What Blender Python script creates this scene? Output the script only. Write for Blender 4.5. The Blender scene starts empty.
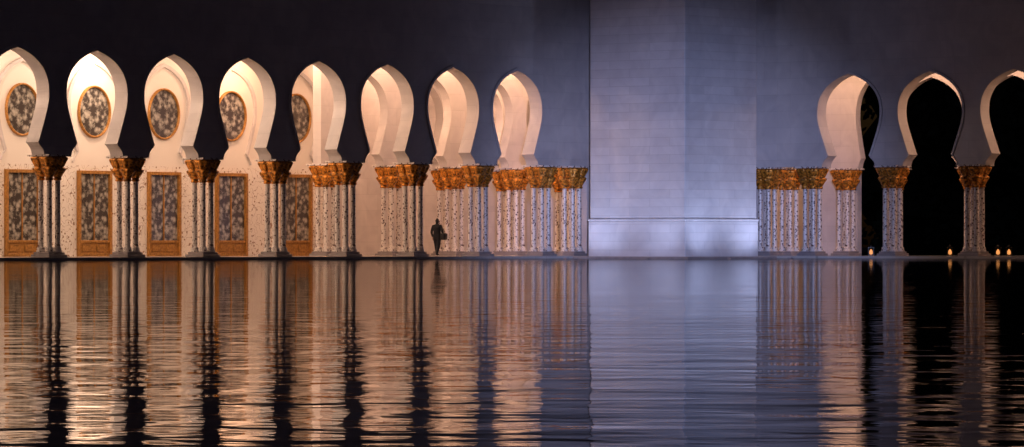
import bpy, bmesh, math, random
from mathutils import Vector
random.seed(4)
F=4500.0; HC=0.6; YH=246.0; P=4.73
sc=bpy.context.scene
sc.view_settings.view_transform='Standard'; sc.view_settings.look='None'; sc.view_settings.exposure=0
TH=math.radians(50.7)
c,s_=math.cos(TH),math.sin(TH)
LF=dict(o=(0,213.8),t=(c,s_),n=(-s_,c),rot=TH)
RF=dict(o=(0,231.2),t=(s_,-c),n=(c,s_),rot=TH-math.pi/2)
def solve(fr,px,d):
    u=px-512
    ox=fr['o'][0]+d*fr['n'][0]; oy=fr['o'][1]+d*fr['n'][1]
    return (u*oy-F*ox)/(F*fr['t'][0]-u*fr['t'][1])

# ---------- materials ----------
def newmat(name):
    m=bpy.data.materials.new(name); m.use_nodes=True
    nt=m.node_tree; b=nt.nodes['Principled BSDF']; return m,nt,b
def N(nt,t,**k):
    n=nt.nodes.new(t)
    for a,v in k.items(): setattr(n,a,v)
    return n
def ramp(nt,src,stops):
    r=N(nt,'ShaderNodeValToRGB'); e=r.color_ramp.elements
    e[0].position,e[0].color=stops[0][0],(*stops[0][1],1)
    e[1].position,e[1].color=stops[1][0],(*stops[1][1],1)
    for p,cc in stops[2:]:
        q=e.new(p); q.color=(*cc,1)
    nt.links.new(src,r.inputs[0]); return r
def coords(nt,scale=(1,1,1),rot=(0,0,0)):
    tc=N(nt,'ShaderNodeTexCoord'); mp=N(nt,'ShaderNodeMapping')
    mp.inputs['Scale'].default_value=scale; mp.inputs['Rotation'].default_value=rot
    nt.links.new(tc.outputs['Object'],mp.inputs[0]); return mp.outputs[0]
def marble(name,col,bw=1.6,bh=.8,joint=.75,rough=.35,var=.95):
    m,nt,b=newmat(name)
    tc=N(nt,'ShaderNodeTexCoord'); sep=N(nt,'ShaderNodeSeparateXYZ'); nt.links.new(tc.outputs['Object'],sep.inputs[0])
    add=N(nt,'ShaderNodeMath',operation='ADD'); nt.links.new(sep.outputs[0],add.inputs[0]); nt.links.new(sep.outputs[1],add.inputs[1])
    cmb=N(nt,'ShaderNodeCombineXYZ'); nt.links.new(add.outputs[0],cmb.inputs[0]); nt.links.new(sep.outputs[2],cmb.inputs[1])
    br=N(nt,'ShaderNodeTexBrick'); nt.links.new(cmb.outputs[0],br.inputs['Vector'])
    br.inputs['Scale'].default_value=1; br.inputs['Brick Width'].default_value=bw; br.inputs['Row Height'].default_value=bh
    br.inputs['Mortar Size'].default_value=.012; br.inputs['Mortar Smooth'].default_value=.2
    br.inputs['Color1'].default_value=(*[x*1.03 for x in col],1); br.inputs['Color2'].default_value=(*[x*var for x in col],1)
    br.inputs['Mortar'].default_value=(*[x*joint for x in col],1)
    ns=N(nt,'ShaderNodeTexNoise'); ns.inputs['Scale'].default_value=.9; ns.inputs['Detail'].default_value=8; ns.inputs['Distortion'].default_value=1.2
    nt.links.new(tc.outputs['Object'],ns.inputs['Vector'])
    rp=ramp(nt,ns.outputs[0],[(.3,(.8,.8,.83)),(.7,(1,1,1))])
    mx=N(nt,'ShaderNodeMixRGB',blend_type='MULTIPLY'); mx.inputs[0].default_value=.8
    nt.links.new(br.outputs[0],mx.inputs[1]); nt.links.new(rp.outputs[0],mx.inputs[2]); nt.links.new(mx.outputs[0],b.inputs['Base Color'])
    bp=N(nt,'ShaderNodeBump'); bp.inputs['Strength'].default_value=.5; bp.inputs['Distance'].default_value=.01; bp.invert=True
    nt.links.new(br.outputs['Fac'],bp.inputs['Height']); nt.links.new(bp.outputs[0],b.inputs['Normal'])
    b.inputs['Roughness'].default_value=rough
    return m
M_wall=marble('white_marble_wall',(.64,.59,.58),joint=.88)
M_tower=marble('tower_marble',(.6,.6,.63),2.4,.41,.82,.5,.92)
M_floor=marble('floor_marble',(.5,.47,.44),1.2,1.2,.7,.2)
def inlay(name,base,ink,sc_=8.,thr=.26,vine=.02,nsc=3.2,zmax=None):
    m,nt,b=newmat(name); co=coords(nt)
    ns=N(nt,'ShaderNodeTexNoise'); ns.inputs['Scale'].default_value=nsc; ns.inputs['Detail'].default_value=1
    nt.links.new(co,ns.inputs['Vector'])
    v=N(nt,'ShaderNodeTexVoronoi'); v.inputs['Scale'].default_value=sc_; nt.links.new(co,v.inputs['Vector'])
    r1=ramp(nt,v.outputs['Distance'],[(thr,(0,0,0)),(thr+.06,(1,1,1))])
    sb=N(nt,'ShaderNodeMath',operation='SUBTRACT'); sb.inputs[1].default_value=.5; nt.links.new(ns.outputs[0],sb.inputs[0])
    ab=N(nt,'ShaderNodeMath',operation='ABSOLUTE'); nt.links.new(sb.outputs[0],ab.inputs[0])
    r2=ramp(nt,ab.outputs[0],[(vine*.6,(0,0,0)),(vine,(1,1,1))])
    mn=N(nt,'ShaderNodeMixRGB',blend_type='MULTIPLY'); mn.inputs[0].default_value=1
    nt.links.new(r1.outputs[0],mn.inputs[1]); nt.links.new(r2.outputs[0],mn.inputs[2])
    fac=mn.outputs[0]
    if zmax:
        sep=N(nt,'ShaderNodeSeparateXYZ'); nt.links.new(co,sep.inputs[0])
        gt=N(nt,'ShaderNodeMath',operation='GREATER_THAN'); gt.inputs[1].default_value=zmax; nt.links.new(sep.outputs[2],gt.inputs[0])
        mxx=N(nt,'ShaderNodeMath',operation='MAXIMUM'); nt.links.new(gt.outputs[0],mxx.inputs[0]); nt.links.new(fac,mxx.inputs[1]); fac=mxx.outputs[0]
    mx=N(nt,'ShaderNodeMixRGB'); mx.inputs[1].default_value=(*ink,1); mx.inputs[2].default_value=(*base,1)
    nt.links.new(fac,mx.inputs[0]); nt.links.new(mx.outputs[0],b.inputs['Base Color'])
    b.inputs['Roughness'].default_value=.3; return m
M_col=inlay('inlaid_marble_column',(.7,.65,.62),(.08,.04,.04),6.5,.25,.013,4.0)
M_inl=inlay('inlaid_marble_wall',(.78,.72,.66),(.26,.15,.09),4.2,.16,.01,3.0,4.3)
def gold(name,col=(.85,.34,.045),rough=.38,metal=.45,dark=.16):
    m,nt,b=newmat(name); co=coords(nt)
    ns=N(nt,'ShaderNodeTexNoise'); ns.inputs['Scale'].default_value=9; ns.inputs['Detail'].default_value=4; nt.links.new(co,ns.inputs['Vector'])
    r=ramp(nt,ns.outputs[0],[(.38,tuple(x*dark for x in col)),(.6,col)])
    nt.links.new(r.outputs[0],b.inputs['Base Color'])
    bp=N(nt,'ShaderNodeBump'); bp.inputs['Strength'].default_value=.6; bp.inputs['Distance'].default_value=.03
    nt.links.new(ns.outputs[0],bp.inputs['Height']); nt.links.new(bp.outputs[0],b.inputs['Normal'])
    b.inputs['Metallic'].default_value=metal; b.inputs['Roughness'].default_value=rough; return m
M_gold=gold('gilded_capital'); M_frame=gold('gilded_frame',(.45,.21,.045),.45,.3,.6)
m,nt,b=newmat('etched_glass'); M_glass=m; co=coords(nt)
v=N(nt,'ShaderNodeTexVoronoi',feature='SMOOTH_F1'); v.inputs['Scale'].default_value=4.5; nt.links.new(co,v.inputs['Vector'])
ns=N(nt,'ShaderNodeTexNoise'); ns.inputs['Scale'].default_value=7; ns.inputs['Detail'].default_value=5; ns.inputs['Distortion'].default_value=1.5; nt.links.new(co,ns.inputs['Vector'])
mm=N(nt,'ShaderNodeMath',operation='MULTIPLY'); nt.links.new(v.outputs['Distance'],mm.inputs[0]); nt.links.new(ns.outputs[0],mm.inputs[1])
r=ramp(nt,mm.outputs[0],[(.07,(.4,.37,.32)),(.27,(.055,.045,.04))]); nt.links.new(r.outputs[0],b.inputs['Base Color']); b.inputs['Roughness'].default_value=.15
def plain(name,col,rough=.6,metal=0,em=None,es=0):
    m,nt,b=newmat(name); co=coords(nt)
    ns=N(nt,'ShaderNodeTexNoise'); ns.inputs['Scale'].default_value=4; ns.inputs['Detail'].default_value=5; nt.links.new(co,ns.inputs['Vector'])
    r=ramp(nt,ns.outputs[0],[(.3,tuple(x*.75 for x in col)),(.7,col)]); nt.links.new(r.outputs[0],b.inputs['Base Color'])
    b.inputs['Roughness'].default_value=rough; b.inputs['Metallic'].default_value=metal
    if em: b.inputs['Emission Color'].default_value=(*em,1); b.inputs['Emission Strength'].default_value=es
    return m
M_ceil=plain('plaster_ceiling',(.75,.7,.64)); M_base=plain('column_base_marble',(.3,.27,.28),.3)
M_metal=plain('dark_metal',(.05,.05,.05),.4,.8); M_lamp=plain('lamp_glow',(1,.7,.4),.5,0,(1,.38,.1),.9)
M_cloth=plain('dark_cloth',(.012,.012,.016),.9); M_skin=plain('skin',(.35,.2,.14),.5); M_hair=plain('hair',(.01,.008,.007),.6)
M_soil=plain('garden_soil',(.03,.028,.02),.9); M_leaf=plain('sky_block_foliage',(.025,.04,.018),.8)
# water: reflective surface, with dark diffuse mixed in to dim the reflections
m,nt,b=newmat('pool_water'); M_water=m
b.inputs['Base Color'].default_value=(.004,.005,.01,1); b.inputs['Roughness'].default_value=.02; b.inputs['IOR'].default_value=1.33
co=coords(nt,(.7,.85,1)); n1=N(nt,'ShaderNodeTexNoise'); n1.inputs['Scale'].default_value=1.25; n1.inputs['Detail'].default_value=3; n1.inputs['Roughness'].default_value=.5; n1.inputs['Distortion'].default_value=.4
nt.links.new(co,n1.inputs['Vector'])
co2=coords(nt,(1,.6,1),(0,0,.3)); n2=N(nt,'ShaderNodeTexNoise'); n2.inputs['Scale'].default_value=.12; n2.inputs['Detail'].default_value=2
nt.links.new(co2,n2.inputs['Vector'])
ma=N(nt,'ShaderNodeMath',operation='MULTIPLY_ADD'); ma.inputs[1].default_value=3.; nt.links.new(n2.outputs[0],ma.inputs[0]); nt.links.new(n1.outputs[0],ma.inputs[2])
bp=N(nt,'ShaderNodeBump'); bp.inputs['Strength'].default_value=1; bp.inputs['Distance'].default_value=.0105
nt.links.new(ma.outputs[0],bp.inputs['Height']); nt.links.new(bp.outputs[0],b.inputs['Normal'])
df=N(nt,'ShaderNodeBsdfDiffuse'); df.inputs[0].default_value=(.006,.006,.012,1)
ms=N(nt,'ShaderNodeMixShader'); ms.inputs[0].default_value=.36
nt.links.new(b.outputs[0],ms.inputs[1]); nt.links.new(df.outputs[0],ms.inputs[2]); nt.links.new(ms.outputs[0],nt.nodes['Material Output'].inputs[0])

# ---------- mesh helpers ----------
def finish(bm,name,mats,parent=None,loc=(0,0,0),rotz=0,smooth=False):
    bmesh.ops.recalc_face_normals(bm,faces=bm.faces)
    me=bpy.data.meshes.new(name); bm.to_mesh(me); bm.free()
    for mt in (mats if isinstance(mats,list) else [mats]): me.materials.append(mt)
    if smooth:
        for p in me.polygons: p.use_smooth=True
    return inst(me,name,parent,loc,rotz)
def inst(me,name,parent=None,loc=(0,0,0),rotz=0):
    o=bpy.data.objects.new(name,me); sc.collection.objects.link(o)
    o.location=loc; o.rotation_euler=(0,0,rotz)
    if parent: o.parent=parent
    return o
def empty(name,loc=(0,0,0),rotz=0):
    o=bpy.data.objects.new(name,None); sc.collection.objects.link(o); o.location=loc; o.rotation_euler=(0,0,rotz); return o
def addbox(bm,x0,x1,y0,y1,z0,z1,mi=0,bev=0):
    vs=[bm.verts.new(p) for p in [(x0,y0,z0),(x1,y0,z0),(x1,y1,z0),(x0,y1,z0),(x0,y0,z1),(x1,y0,z1),(x1,y1,z1),(x0,y1,z1)]]
    fs=[bm.faces.new([vs[i] for i in f]) for f in [(0,3,2,1),(4,5,6,7),(0,1,5,4),(1,2,6,5),(2,3,7,6),(3,0,4,7)]]
    for f in fs: f.material_index=mi
    if bev:
        es=list({e for f in fs for e in f.edges}); r=bmesh.ops.bevel(bm,geom=es,offset=bev,segments=2,affect='EDGES',profile=.5)
        for f in r['faces']: f.material_index=mi
def box(name,dims,mat,parent=None,bev=0):
    bm=bmesh.new(); addbox(bm,*dims,bev=bev); return finish(bm,name,mat,parent)
def lathe(bm,prof,cx=0,cy=0,n=24,mi=0,mod=None):
    rings=[]
    for r,z in prof:
        ring=[]
        for i in range(n):
            a=2*math.pi*i/n; rr=r*(mod(a,z) if mod else 1)
            ring.append(bm.verts.new((cx+rr*math.cos(a),cy+rr*math.sin(a),z)))
        rings.append(ring)
    for a,b2 in zip(rings,rings[1:]):
        for i in range(n):
            j=(i+1)%n; f=bm.faces.new((a[i],a[j],b2[j],b2[i])); f.material_index=mi; f.smooth=True
    f=bm.faces.new(rings[-1]); f.material_index=mi
    f=bm.faces.new(rings[0][::-1]); f.material_index=mi
def catmull(pts,k=6):
    out=[]
    for i in range(len(pts)-1):
        p0=pts[max(i-1,0)];p1=pts[i];p2=pts[i+1];p3=pts[min(i+2,len(pts)-1)]
        for j in range(k):
            t=j/k
            out.append(tuple(.5*((2*p1[m])+(-p0[m]+p2[m])*t+(2*p0[m]-5*p1[m]+4*p2[m]-p3[m])*t*t+(-p0[m]+3*p1[m]-3*p2[m]+p3[m])*t**3) for m in (0,1)))
    out.append(pts[-1]); return out
ZS=4.45
H1=catmull([(1.56,ZS),(1.50,4.66),(1.36,4.84),(1.20,4.98)],3)
H2=catmull([(1.27,5.12),(1.47,5.65),(1.67,6.2),(1.80,6.65),(1.84,7.1),(1.77,7.6),(1.54,8.04),(1.22,8.37),(.82,8.63),(.42,8.81),(.12,8.9),(0,8.94)],4)
HALF=H1+H2
def profile(cx,k=1.):
    L=[(cx-w*k,z) for w,z in HALF]; R=[(cx+w*k,z) for w,z in HALF[:-1]][::-1]
    return L+R
def arched(name,parent,s0,s1,y0,y1,ops,g0=None,g1=None,ztop=15.,mat=M_wall):
    bm=bmesh.new()
    def q(*p): bm.faces.new([bm.verts.new(a) for a in p])
    def strip(a0,b0,z0,a1,b1,z1,le=True,re=True):
        for y in(y0,y1): q((a0,y,z0),(b0,y,z0),(b1,y,z1),(a1,y,z1))
        if le: q((a0,y0,z0),(a0,y1,z0),(a1,y1,z1),(a1,y0,z1))
        if re: q((b0,y0,z0),(b0,y1,z0),(b1,y1,z1),(b1,y0,z1))
    if g0 is not None: strip(s0,g0,.05,s0,g0,ZS)
    if g1 is not None: strip(g1,s1,.05,g1,s1,ZS)
    def xs(w):
        r=[s0]
        for cx,k in ops: r+=[cx-w*k,cx+w*k]
        return r+[s1]
    for (wa,za),(wb,zb) in zip(HALF,HALF[1:]):
        A,B=xs(wa),xs(wb)
        for i in range(0,len(A),2): strip(A[i],A[i+1],za,B[i],B[i+1],zb)
    A=xs(HALF[0][0])
    for i in range(0,len(A),2):
        a,b=A[i],A[i+1]
        if i==0 and g0 is not None: a=g0
        if i==len(A)-2 and g1 is not None: b=g1
        q((a,y0,ZS),(b,y0,ZS),(b,y1,ZS),(a,y1,ZS))
    strip(s0,s1,HALF[-1][1],s0,s1,ztop); q((s0,y0,ztop),(s1,y0,ztop),(s1,y1,ztop),(s0,y1,ztop))
    bmesh.ops.remove_doubles(bm,verts=bm.verts,dist=.0003)
    return finish(bm,name,mat,parent)
def trims(name,parent,ops,y0,y1,mat,grow=.13):
    bm=bmesh.new()
    for cx,k in ops:
        inn=profile(cx,k); zc=6.9
        outp=[]
        for i,(x,z) in enumerate(inn):
            dx,dz=x-cx,z-zc; L=math.hypot(dx,dz); f=(L+grow)/L
            outp.append((cx+dx*f,max(zc+dz*f,ZS+.003)))
        n=len(inn)
        for i in range(n-1):
            q=[inn[i],inn[i+1],outp[i+1],outp[i]]
            a=[bm.verts.new((x,y0,z)) for x,z in q]; d=[bm.verts.new((x,y1,z)) for x,z in q]
            bm.faces.new(a); bm.faces.new((a[2],a[3],d[3],d[2])); bm.faces.new((a[0],a[1],d[1],d[0]))
    bmesh.ops.remove_doubles(bm,verts=bm.verts,dist=.0005)
    return finish(bm,name,mat,parent)

# ---------- column mesh ----------
def column_mesh():
    bm=bmesh.new(); h=.25
    addbox(bm,-.55,.55,-.55,.55,.10,.24,1,.02); addbox(bm,-.47,.47,-.47,.47,.24,.34,1,.02)
    for sx in(-1,1):
        for sy in(-1,1):
            x,y=sx*h,sy*h
            lathe(bm,[(.19,.32),(.205,.37),(.19,.42),(.155,.44),(.18,.49),(.165,.53),(.125,.56),(.12,.6),(.118,2.),(.112,3.3),(.112,3.42)],x,y,20,0)
            def mod(a,z):
                g=max(0,min(1,(z-3.5)/.3)); return 1+.16*g*(abs(math.cos(4*a+(0 if z<3.93 else math.pi/2)))-.6)
            lathe(bm,[(.13,3.38),(.17,3.40),(.175,3.45),(.145,3.49),(.18,3.55),(.25,3.68),(.325,3.8),(.345,3.88),(.29,3.92),(.26,3.94),(.31,4.03),(.375,4.15),(.43,4.26),(.44,4.33),(.38,4.37),(.3,4.39)],x,y,32,2,mod)
    lathe(bm,[(.15,3.5),(.3,3.7),(.45,3.9),(.5,4.1),(.55,4.39)],0,0,24,2)
    addbox(bm,-.66,.66,-.66,.66,4.385,4.47,0,.015)
    bmesh.ops.recalc_face_normals(bm,faces=bm.faces)
    me=bpy.data.meshes.new('column'); bm.to_mesh(me); bm.free()
    for mt in(M_col,M_base,M_gold): me.materials.append(mt)
    return me
COL=column_mesh()
LW=empty('mosque_arcade',(LF['o'][0],LF['o'][1],0),LF['rot'])
RW=empty('mosque_arcade.001',(RF['o'][0],RF['o'][1],0),RF['rot'])
SC=13.47; QC=11.02; T=.7
# left front
opsL=[(.376-P*k,1) for k in range(9,-1,-1)]
arched('front_wall',LW,-44.6,SC+.0,0,T,opsL,None,5.75)
trims('arch_trim',LW,opsL,-.05,0.0,M_wall)
for k in range(-1,10): inst(COL,'column',LW,(.376-P*(k+.5)-.12,T/2,0))
inst(COL,'column',LW,(5.0,T/2,0))
# left inner row (only where the arcade opens into the deep colonnade)
DI=6.0
si=solve(LF,391,DI)
opsI=[(si-P*(k-.5),1) for k in range(1,-4,-1)]
arched('inner_arcade_wall',LW,opsI[0][0]-P/2-.6,opsI[-1][0]+P/2,DI-.25,DI+.25,opsI,ztop=9.72)
for k in range(-4,2): inst(COL,'column',LW,(si-P*k,DI,0))
# back wall with windows
PW=P*.972
sw=solve(LF,163,10.0)
send=sw+2*PW+2.2
box('back_wall',(-60,send,10,14.6,.05,9.72),M_inl,LW)
box('far_wall',(send,19.9,14.2,14.8,.05,9.72),M_wall,LW)
sb=solve(LF,447,10.)
opsB=[(sb-P*.5,1),(sb+P*.5,1),(sb+P*1.5,1)]
arched('rear_arcade_wall',LW,sb-P,sb+P*2,9.8,10.3,opsB,ztop=9.72)
for k in(0,1,2): inst(COL,'column',LW,(sb+P*k,10.05,0))
trims('blind_arch_trim',LW,[(sw+PW*k,.86) for k in range(-6,3)],9.88,10.0,M_wall,.16)
def window_mesh():
    bm=bmesh.new()
    w=.95
    for x0,x1,z0,z1,d in[(-w-.14,-w+.02,.12,4.05,.16),(w-.02,w+.14,.12,4.05,.16),(-w+.02,w-.02,3.9,4.05,.15),(-w+.02,w-.02,.12,.28,.15),(-w+.02,w-.02,.75,.86,.13),(-.03,.03,.86,3.9,.08)]:
        addbox(bm,x0,x1,-d,0,z0,z1,0,.012)
    addbox(bm,-w+.02,w-.02,-.03,0,.86,3.9,1)
    addbox(bm,-w+.02,w-.02,-.07,0,.28,.75,0)
    for x in(-.47,.47): addbox(bm,x-.34,x+.34,-.1,-.07,.35,.68,0,.02)
    n=40
    def ring(r0,r1,d0,d1,mi):
        vs=[]
        for i in range(n):
            a=2*math.pi*i/n; ca,sa=math.cos(a),math.sin(a)
            vs.append([bm.verts.new((r*ca*.93,-d,6.75+r*sa*1.07)) for r,d in((r1,0),(r1,d1),((r0+r1)/2,d1+.03),(r0,d1),(r0,d0))])
        for i in range(n):
            A,B=vs[i],vs[(i+1)%n]
            for q in range(4):
                f=bm.faces.new((A[q],B[q],B[q+1],A[q+1])); f.material_index=mi; f.smooth=True
    ring(1.04,1.12,.02,.12,0)
    vs=[bm.verts.new((1.05*math.cos(2*math.pi*i/n)*.93,-.025,6.75+1.05*math.sin(2*math.pi*i/n)*1.07)) for i in range(n)]
    f=bm.faces.new(vs); f.material_index=1
    bmesh.ops.recalc_face_normals(bm,faces=bm.faces)
    me=bpy.data.meshes.new('window'); bm.to_mesh(me); bm.free()
    me.materials.append(M_frame); me.materials.append(M_glass); return me
WIN=window_mesh()
for k in range(-6,3): inst(WIN,'window',LW,(sw+PW*k,10,0))
# right wing
opsR=[(21.07+P*k,1) for k in range(0,6)]
arched('front_wall',RW,QC+.02,opsR[-1][0]+P/2,0,T,opsR,15.6,None)
trims('arch_trim',RW,opsR,-.05,0.,M_wall)
for k in range(0,7): inst(COL,'column',RW,(21.07+P*(k-.5)-.05,T/2,0))
inst(COL,'column',RW,(15.95,T/2,0))
D2=6.2
qa=solve(RF,871,D2); qb=solve(RF,931,D2)
opsR2=[(qa,.5)]+[(qb+P*k,1) for k in range(0,7)]
arched('rear_wall',RW,-3.5,opsR2[-1][0]+P/2,D2,D2+.4,opsR2,solve(RF,857,D2),None,ztop=9.72)
for k in range(0,8): inst(COL,'column',RW,(qb+P*(k-.5),D2+.2,0))
for px,d in((846,D2-.9),(789,3.)): inst(COL,'column',RW,(solve(RF,px,d),d,0))
# ceilings / roofs
box('ceiling',(-44.6,19.7,T,14.7,9.7,9.95),M_ceil,LW)
box('ceiling',(QC,48,T,D2+.4,9.705,9.93),M_ceil,RW)
box('parapet_cornice',(-44.6,SC-.5,-.18,.9,15.,15.4),M_wall,LW,.04)
box('parapet_cornice',(QC+.5,47,-.18,.9,15.003,15.4),M_wall,RW,.04)
# ---------- terrace ----------
def fr(f,s,d): return (f['o'][0]+s*f['t'][0]+d*f['n'][0], f['o'][1]+s*f['t'][1]+d*f['n'][1])
def slab(name,quads,z0,z1,mat):
    bm=bmesh.new()
    for pts in quads:
        a=[bm.verts.new((x,y,z0)) for x,y in pts]; d=[bm.verts.new((x,y,z1)) for x,y in pts]
        bm.faces.new(a[::-1]); bm.faces.new(d)
        for i in range(4): bm.faces.new((a[i],a[(i+1)%4],d[(i+1)%4],d[i]))
    return finish(bm,name,mat)
K=fr(LF,SC-1.3,-1.3); O=fr(LF,SC+9,16)
slab('marble_terrace',[[fr(LF,-60,-1.3),K,O,fr(LF,-60,16)],[K,fr(RF,60,-1.3),fr(RF,60,9),O]],-.6,.12,M_floor)
K2=fr(LF,SC+1,1)
slab('garden_ground',[[fr(LF,-300,1),K2,(0,1800),(-900,900)],[K2,fr(RF,300,1),(900,900),(0,1800)]],-.7,.05,M_soil)
bm=bmesh.new(); bmesh.ops.create_grid(bm,x_segments=1,y_segments=1,size=3000); o=finish(bm,'ground',M_soil,None,(0,0,-1.2))
bm=bmesh.new(); vs=[bm.verts.new(p) for p in[(-500,-200,0),(500,-200,0),(500,420,0),(-500,420,0)]]; bm.faces.new(vs); finish(bm,'reflecting_pool',M_water)
# ---------- tower ----------
A=5.7
TW=empty('minaret_tower',(3.735,215.5,0),RF['rot'])
bm=bmesh.new(); addbox(bm,0,A,0,A,1.9,22,0,.04); finish(bm,'shaft',M_tower,TW)
bm=bmesh.new(); addbox(bm,-.06,A+.06,-.06,A+.06,-.6,1.78,0,.04); finish(bm,'plinth',M_tower,TW)
bm=bmesh.new(); addbox(bm,-.08,A+.08,-.08,A+.08,1.78,1.9,0,.04); finish(bm,'plinth_moulding',M_tower,TW)
bm=bmesh.new(); addbox(bm,-.35,A+.35,-.35,A+.35,22,22.7,0,.1)
lathe(bm,[(2.5,22.7),(2.4,32),(3.1,32.6),(3.1,33.2),(1.9,33.3),(1.8,40),(2.2,40.5),(1.5,41),(1.9,43),(1.5,45),(.3,46.5),(.08,48)],A/2,A/2,16); finish(bm,'upper_stage',M_tower,TW)
bm=bmesh.new(); addbox(bm,-.7,A+.7,-.7,A+.7,-.6,.1,0,.02); finish(bm,'apron',M_base,TW)
# ---------- lights ----------
def pt(name,parent,loc,e,col,rad=.15):
    l=bpy.data.lights.new(name,'POINT'); l.energy=e; l.color=col; l.shadow_soft_size=rad
    o=bpy.data.objects.new(name,l); sc.collection.objects.link(o); o.location=loc; o.parent=parent; return o
WARM=(1,.69,.49); WARM2=(1,.57,.35)
for k in range(-3,9):  # unseen lights under the ceiling, standing in for hidden uplights on the capitals
    s=.376-P*k
    pt('standin_light',LW,(s,3.3,9.3),330 if k>2 else 300,WARM if k>2 else WARM2)
    if k%2==0: pt('standin_light',LW,(s,8.,9.3),560 if k>2 else 420,WARM if k>2 else WARM2)
for s in(sb,sb+8): pt('standin_light',LW,(s,12.3,9.3),340,WARM2)
for k in range(-1,5): pt('standin_light',RW,(21.07+P*k,3.4,9.3),250,WARM2)
def spot(name,parent,loc,target,e,col,ang,blend=1,rad=.1):
    l=bpy.data.lights.new(name,'SPOT'); l.energy=e; l.color=col; l.spot_size=math.radians(ang); l.spot_blend=blend; l.shadow_soft_size=rad
    o=bpy.data.objects.new(name,l); sc.collection.objects.link(o); o.location=loc
    o.rotation_euler=(Vector(target)-Vector(loc)).to_track_quat('-Z','Y').to_euler(); o.parent=parent; return o
BLUE=(.46,.54,1)
def added_mast(loc,h,target,e,ang):
    E=empty('added_flood_mast',loc)
    bm=bmesh.new(); lathe(bm,[(.12,-1.2),(.1,h-.2),(.08,h-.15)],0,0,12); addbox(bm,-.4,.4,-.35,0.02,h-.2,h+.2,0,.03); finish(bm,'added_pole',M_metal,E)
    t=(target[0]-loc[0],target[1]-loc[1],target[2])
    spot('lamp',E,(0,.15,h),t,e,BLUE,ang,1,.3)
added_mast((5,-30,0),9,(8.0,214,1.2),1.35e6,5.9)  # added unseen flood behind the camera, brightens the tower
for x,y,tx,ty,e in((.3,-2.2,1.0,0,290),(A-.6,-2.2,A-1.6,0,210),(A+2.2,.6,A,1.4,330),(A+2.2,A-.3,A,A-1.2,430)):
    E=empty('floodlight',(0,0,0)); E.parent=None
    E.location=TW.location; E.rotation_euler=TW.rotation_euler
    bm=bmesh.new(); addbox(bm,x-.1,x+.1,y-.1,y+.1,-.5,.05,0,.01); finish(bm,'housing',M_base,E)
    spot('lamp',E,(x,y,.12),(tx,ty,3.2),e,(.58,.65,1),115,1,.05)
# lanterns
def lantern(px,d):
    q=solve(RF,px,d); x,y=fr(RF,q,d); E=empty('lantern',(x,y,.12)); E.scale=(1.15,1.15,1.15)
    bm=bmesh.new(); addbox(bm,-.13,.13,-.13,.13,0,.05); addbox(bm,-.14,.14,-.14,.14,.33,.37)
    for sx in(-.11,.11):
        for sy in(-.11,.11): addbox(bm,sx-.012,sx+.012,sy-.012,sy+.012,.05,.33)
    lathe(bm,[(.13,.37),(.05,.45),(.015,.5)],0,0,8); finish(bm,'frame',M_metal,E)
    bm=bmesh.new(); lathe(bm,[(.05,.05),(.08,.1),(.07,.2),(.02,.28)],0,0,12); finish(bm,'glass_flame',M_lamp,E)
for px in(871,950,998,1009): lantern(px,7.9)
# ---------- added trees, block the sky so the openings stay black ----------
bm=bmesh.new()
nx,nz=90,10; G=[]
for i in range(nx+1):
    row=[]
    for j in range(nz+1):
        q=-20+i*1.6; h=11+2.5*math.sin(i*.37)+1.5*math.sin(i*1.1); z=h*j/nz
        d=60+1.2*math.sin(i*.8+j)+1.*math.sin(j*1.7+i*.3); x,y=fr(RF,q,d); row.append(bm.verts.new((x,y,z)))
    G.append(row)
for i in range(nx):
    for j in range(nz): bm.faces.new((G[i][j],G[i+1][j],G[i+1][j+1],G[i][j+1]))
for i in range(9000):
    q=random.uniform(-20,122); h=11+2.5*math.sin((q+20)/1.6*.37); z=random.uniform(.5,h+1.5); x,y=fr(RF,q,59+random.gauss(0,1.2))
    v=Vector((random.gauss(0,1),random.gauss(0,1),random.gauss(0,1))).normalized(); w=v.orthogonal().normalized()*.3; v*=.35; p=Vector((x,y,z))
    bm.faces.new([bm.verts.new(p+a) for a in(-v,-w,v,w)])
me=bpy.data.meshes.new('sky_block_trees'); bm.to_mesh(me); bm.free(); me.materials.append(M_leaf); inst(me,'sky_block_trees')
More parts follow.
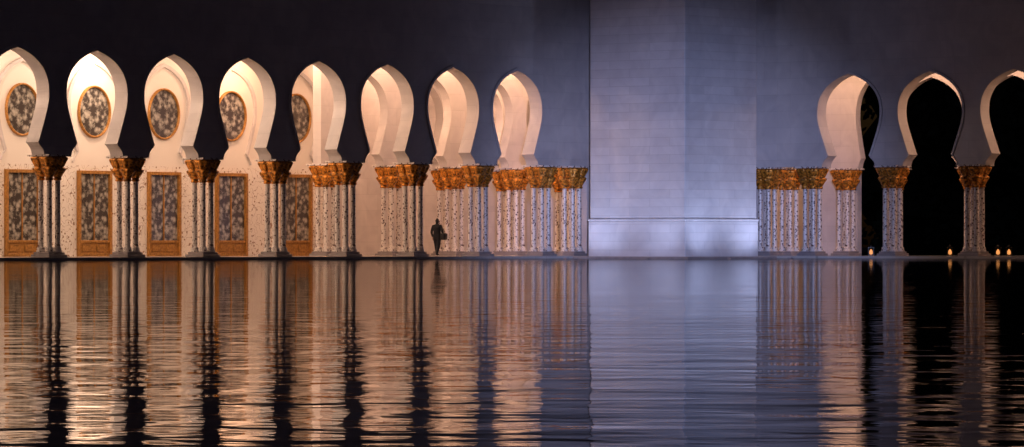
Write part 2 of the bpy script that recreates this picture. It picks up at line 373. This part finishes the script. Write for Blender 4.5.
# ---------- person ----------
def person(loc,rz):
    E=empty('walking_man',loc,rz)
    V=[];R=[];Ed=[]
    def v(p,r,par=None):
        V.append(p);R.append(r)
        if par is not None: Ed.append((par,len(V)-1))
        return len(V)-1
    pel=v((0,0,.95),.185); wa=v((0,.01,1.12),.175,pel); ch=v((0,.0,1.32),.2,wa); sh=v((0,0,1.43),.14,ch); nk=v((0,.01,1.5),.065,sh)
    hb=v((0,.03,1.58),.08,nk); hd=v((0,.03,1.67),.095,hb); v((0,.02,1.73),.07,hd)
    for sx,ky,fy in((-1,.12,.2),(1,-.02,-.26)):
        hp=v((sx*.09,0,.86),.125,pel); kn=v((sx*.09,ky,.49),.088,hp); an=v((sx*.085,fy,.09 if sx<0 else .11),.06,kn); v((sx*.1,fy+.17,.04 if sx<0 else .05),.045,an)
    hands=[]
    for sx,el,ha in((-1,(-.26,-.05,1.13),(-.26,.1,.9)),(1,(.3,-.07,1.15),(.27,.1,.97))):
        s1=v((sx*.19,0,1.4),.085,sh); e=v(el,.066,s1); h=v(ha,.042,e); hands.append((sx,ha))
    me=bpy.data.meshes.new('body'); me.from_pydata(V,Ed,[]); o=inst(me,'body',E); me.materials.append(M_cloth)
    md=o.modifiers.new('s','SKIN')
    for i,r in enumerate(R): me.skin_vertices[0].data[i].radius=(r,r*(.8 if i in(0,1,2,3) else 1))
    me.skin_vertices[0].data[0].use_root=True
    o.modifiers.new('u','SUBSURF').render_levels=2
    for sx,ha in hands:
        V2=[];E2=[];R2=[]
        hx,hy,hz=ha
        V2.append((hx,hy,hz));R2.append(.026); V2.append((hx,hy+.02,hz-.07));R2.append(.032);E2.append((0,1))
        for i,l in enumerate((.06,.075,.08,.065)):
            yy=hy-.02+i*.021; b0=len(V2); V2+= [(hx,yy,hz-.1),(hx-sx*.01,yy+.005,hz-.1-l*.55),(hx-sx*.025,yy+.005,hz-.1-l)]; R2+=[.01,.009,.008]; E2+=[(1,b0),(b0,b0+1),(b0+1,b0+2)]
        b0=len(V2); V2+=[(hx-sx*.01,hy+.055,hz-.06),(hx-sx*.02,hy+.07,hz-.1)];R2+=[.011,.009];E2+=[(1,b0),(b0,b0+1)]
        m2=bpy.data.meshes.new('hand'); m2.from_pydata(V2,E2,[]); m2.materials.append(M_skin); oo=inst(m2,'hand',E); oo.modifiers.new('s','SKIN')
        for i,r in enumerate(R2): m2.skin_vertices[0].data[i].radius=(r,r)
        m2.skin_vertices[0].data[0].use_root=True; oo.modifiers.new('u','SUBSURF').render_levels=1
    bm=bmesh.new(); bmesh.ops.create_uvsphere(bm,u_segments=24,v_segments=16,radius=1)
    for q in bm.verts:
        x,y,z=q.co; nose=.03*math.exp(-((x*4)**2+((z+.05)*4)**2)) if y>0 else 0
        q.co=(x*.084,.04+y*.102+nose,1.665+z*.122)
    for f in bm.faces:
        ce=f.calc_center_median(); f.material_index=1 if (ce.z>1.71 or ce.y<.04) else 0; f.smooth=True
    for sx in(-1,1):
        addbox(bm,sx*.084-.01,sx*.084+.01,.02,.06,1.63,1.69,0,.006)
        addbox(bm,sx*.03-.012,sx*.03+.012,.128,.139,1.668,1.68,1,.003)
    addbox(bm,-.024,.024,.125,.142,1.603,1.61,1,.002)
    finish(bm,'head',[M_skin,M_hair],E)
    bm=bmesh.new(); addbox(bm,.22,.44,-.16,.28,.76,1.08,0,.05)
    finish(bm,'shoulder_bag',M_hair,E,smooth=True)
    bm=bmesh.new()
    prev=None
    for i in range(13):
        a=math.pi*i/12; p=Vector((.29,.06+.16*math.cos(a),1.04+.25*math.sin(a)))
        cur=[bm.verts.new(p+Vector((dx,0,0))+Vector((0,math.cos(a),math.sin(a)))*dr) for dx,dr in((-.012,-.006),(.012,-.006),(.012,.006),(-.012,.006))]
        if prev:
            for k in range(4): bm.faces.new((prev[k],prev[(k+1)%4],cur[(k+1)%4],cur[k]))
        prev=cur
    finish(bm,'bag_strap',M_hair,E)
sp=solve(LF,437.,1.7); x,y=fr(LF,sp,1.7)
person((x,y,.125),math.radians(-20))
# ---------- world / moon ----------
w=bpy.data.worlds.new('World'); sc.world=w; w.use_nodes=True; nt=w.node_tree
bg=nt.nodes['Background']; sk=N(nt,'ShaderNodeTexSky'); sk.sky_type='NISHITA'; sk.sun_disc=False
sk.sun_elevation=math.radians(3); sk.sun_rotation=math.radians(200)
mx=N(nt,'ShaderNodeMixRGB',blend_type='MULTIPLY'); mx.inputs[0].default_value=1; mx.inputs[2].default_value=(.75,.66,1.3,1)
nt.links.new(sk.outputs[0],mx.inputs[1]); nt.links.new(mx.outputs[0],bg.inputs[0]); bg.inputs[1].default_value=.0058
l=bpy.data.lights.new('moon','SUN'); l.energy=.02; l.angle=math.radians(.5); l.color=(.65,.58,1)
o=bpy.data.objects.new('moon',l); sc.collection.objects.link(o); o.rotation_euler=Vector((-.1,.8,-.5)).to_track_quat('-Z','Y').to_euler()
# ---------- camera ----------
cam=bpy.data.cameras.new('camera'); co=bpy.data.objects.new('camera',cam); sc.collection.objects.link(co); sc.camera=co
co.location=(0,0,HC); co.rotation_euler=(math.pi/2,0,0)
cam.sensor_fit='HORIZONTAL'; cam.sensor_width=36; cam.lens=F/1024*36; cam.shift_y=(YH-223.5)/1024; cam.clip_end=6000; cam.clip_start=.1
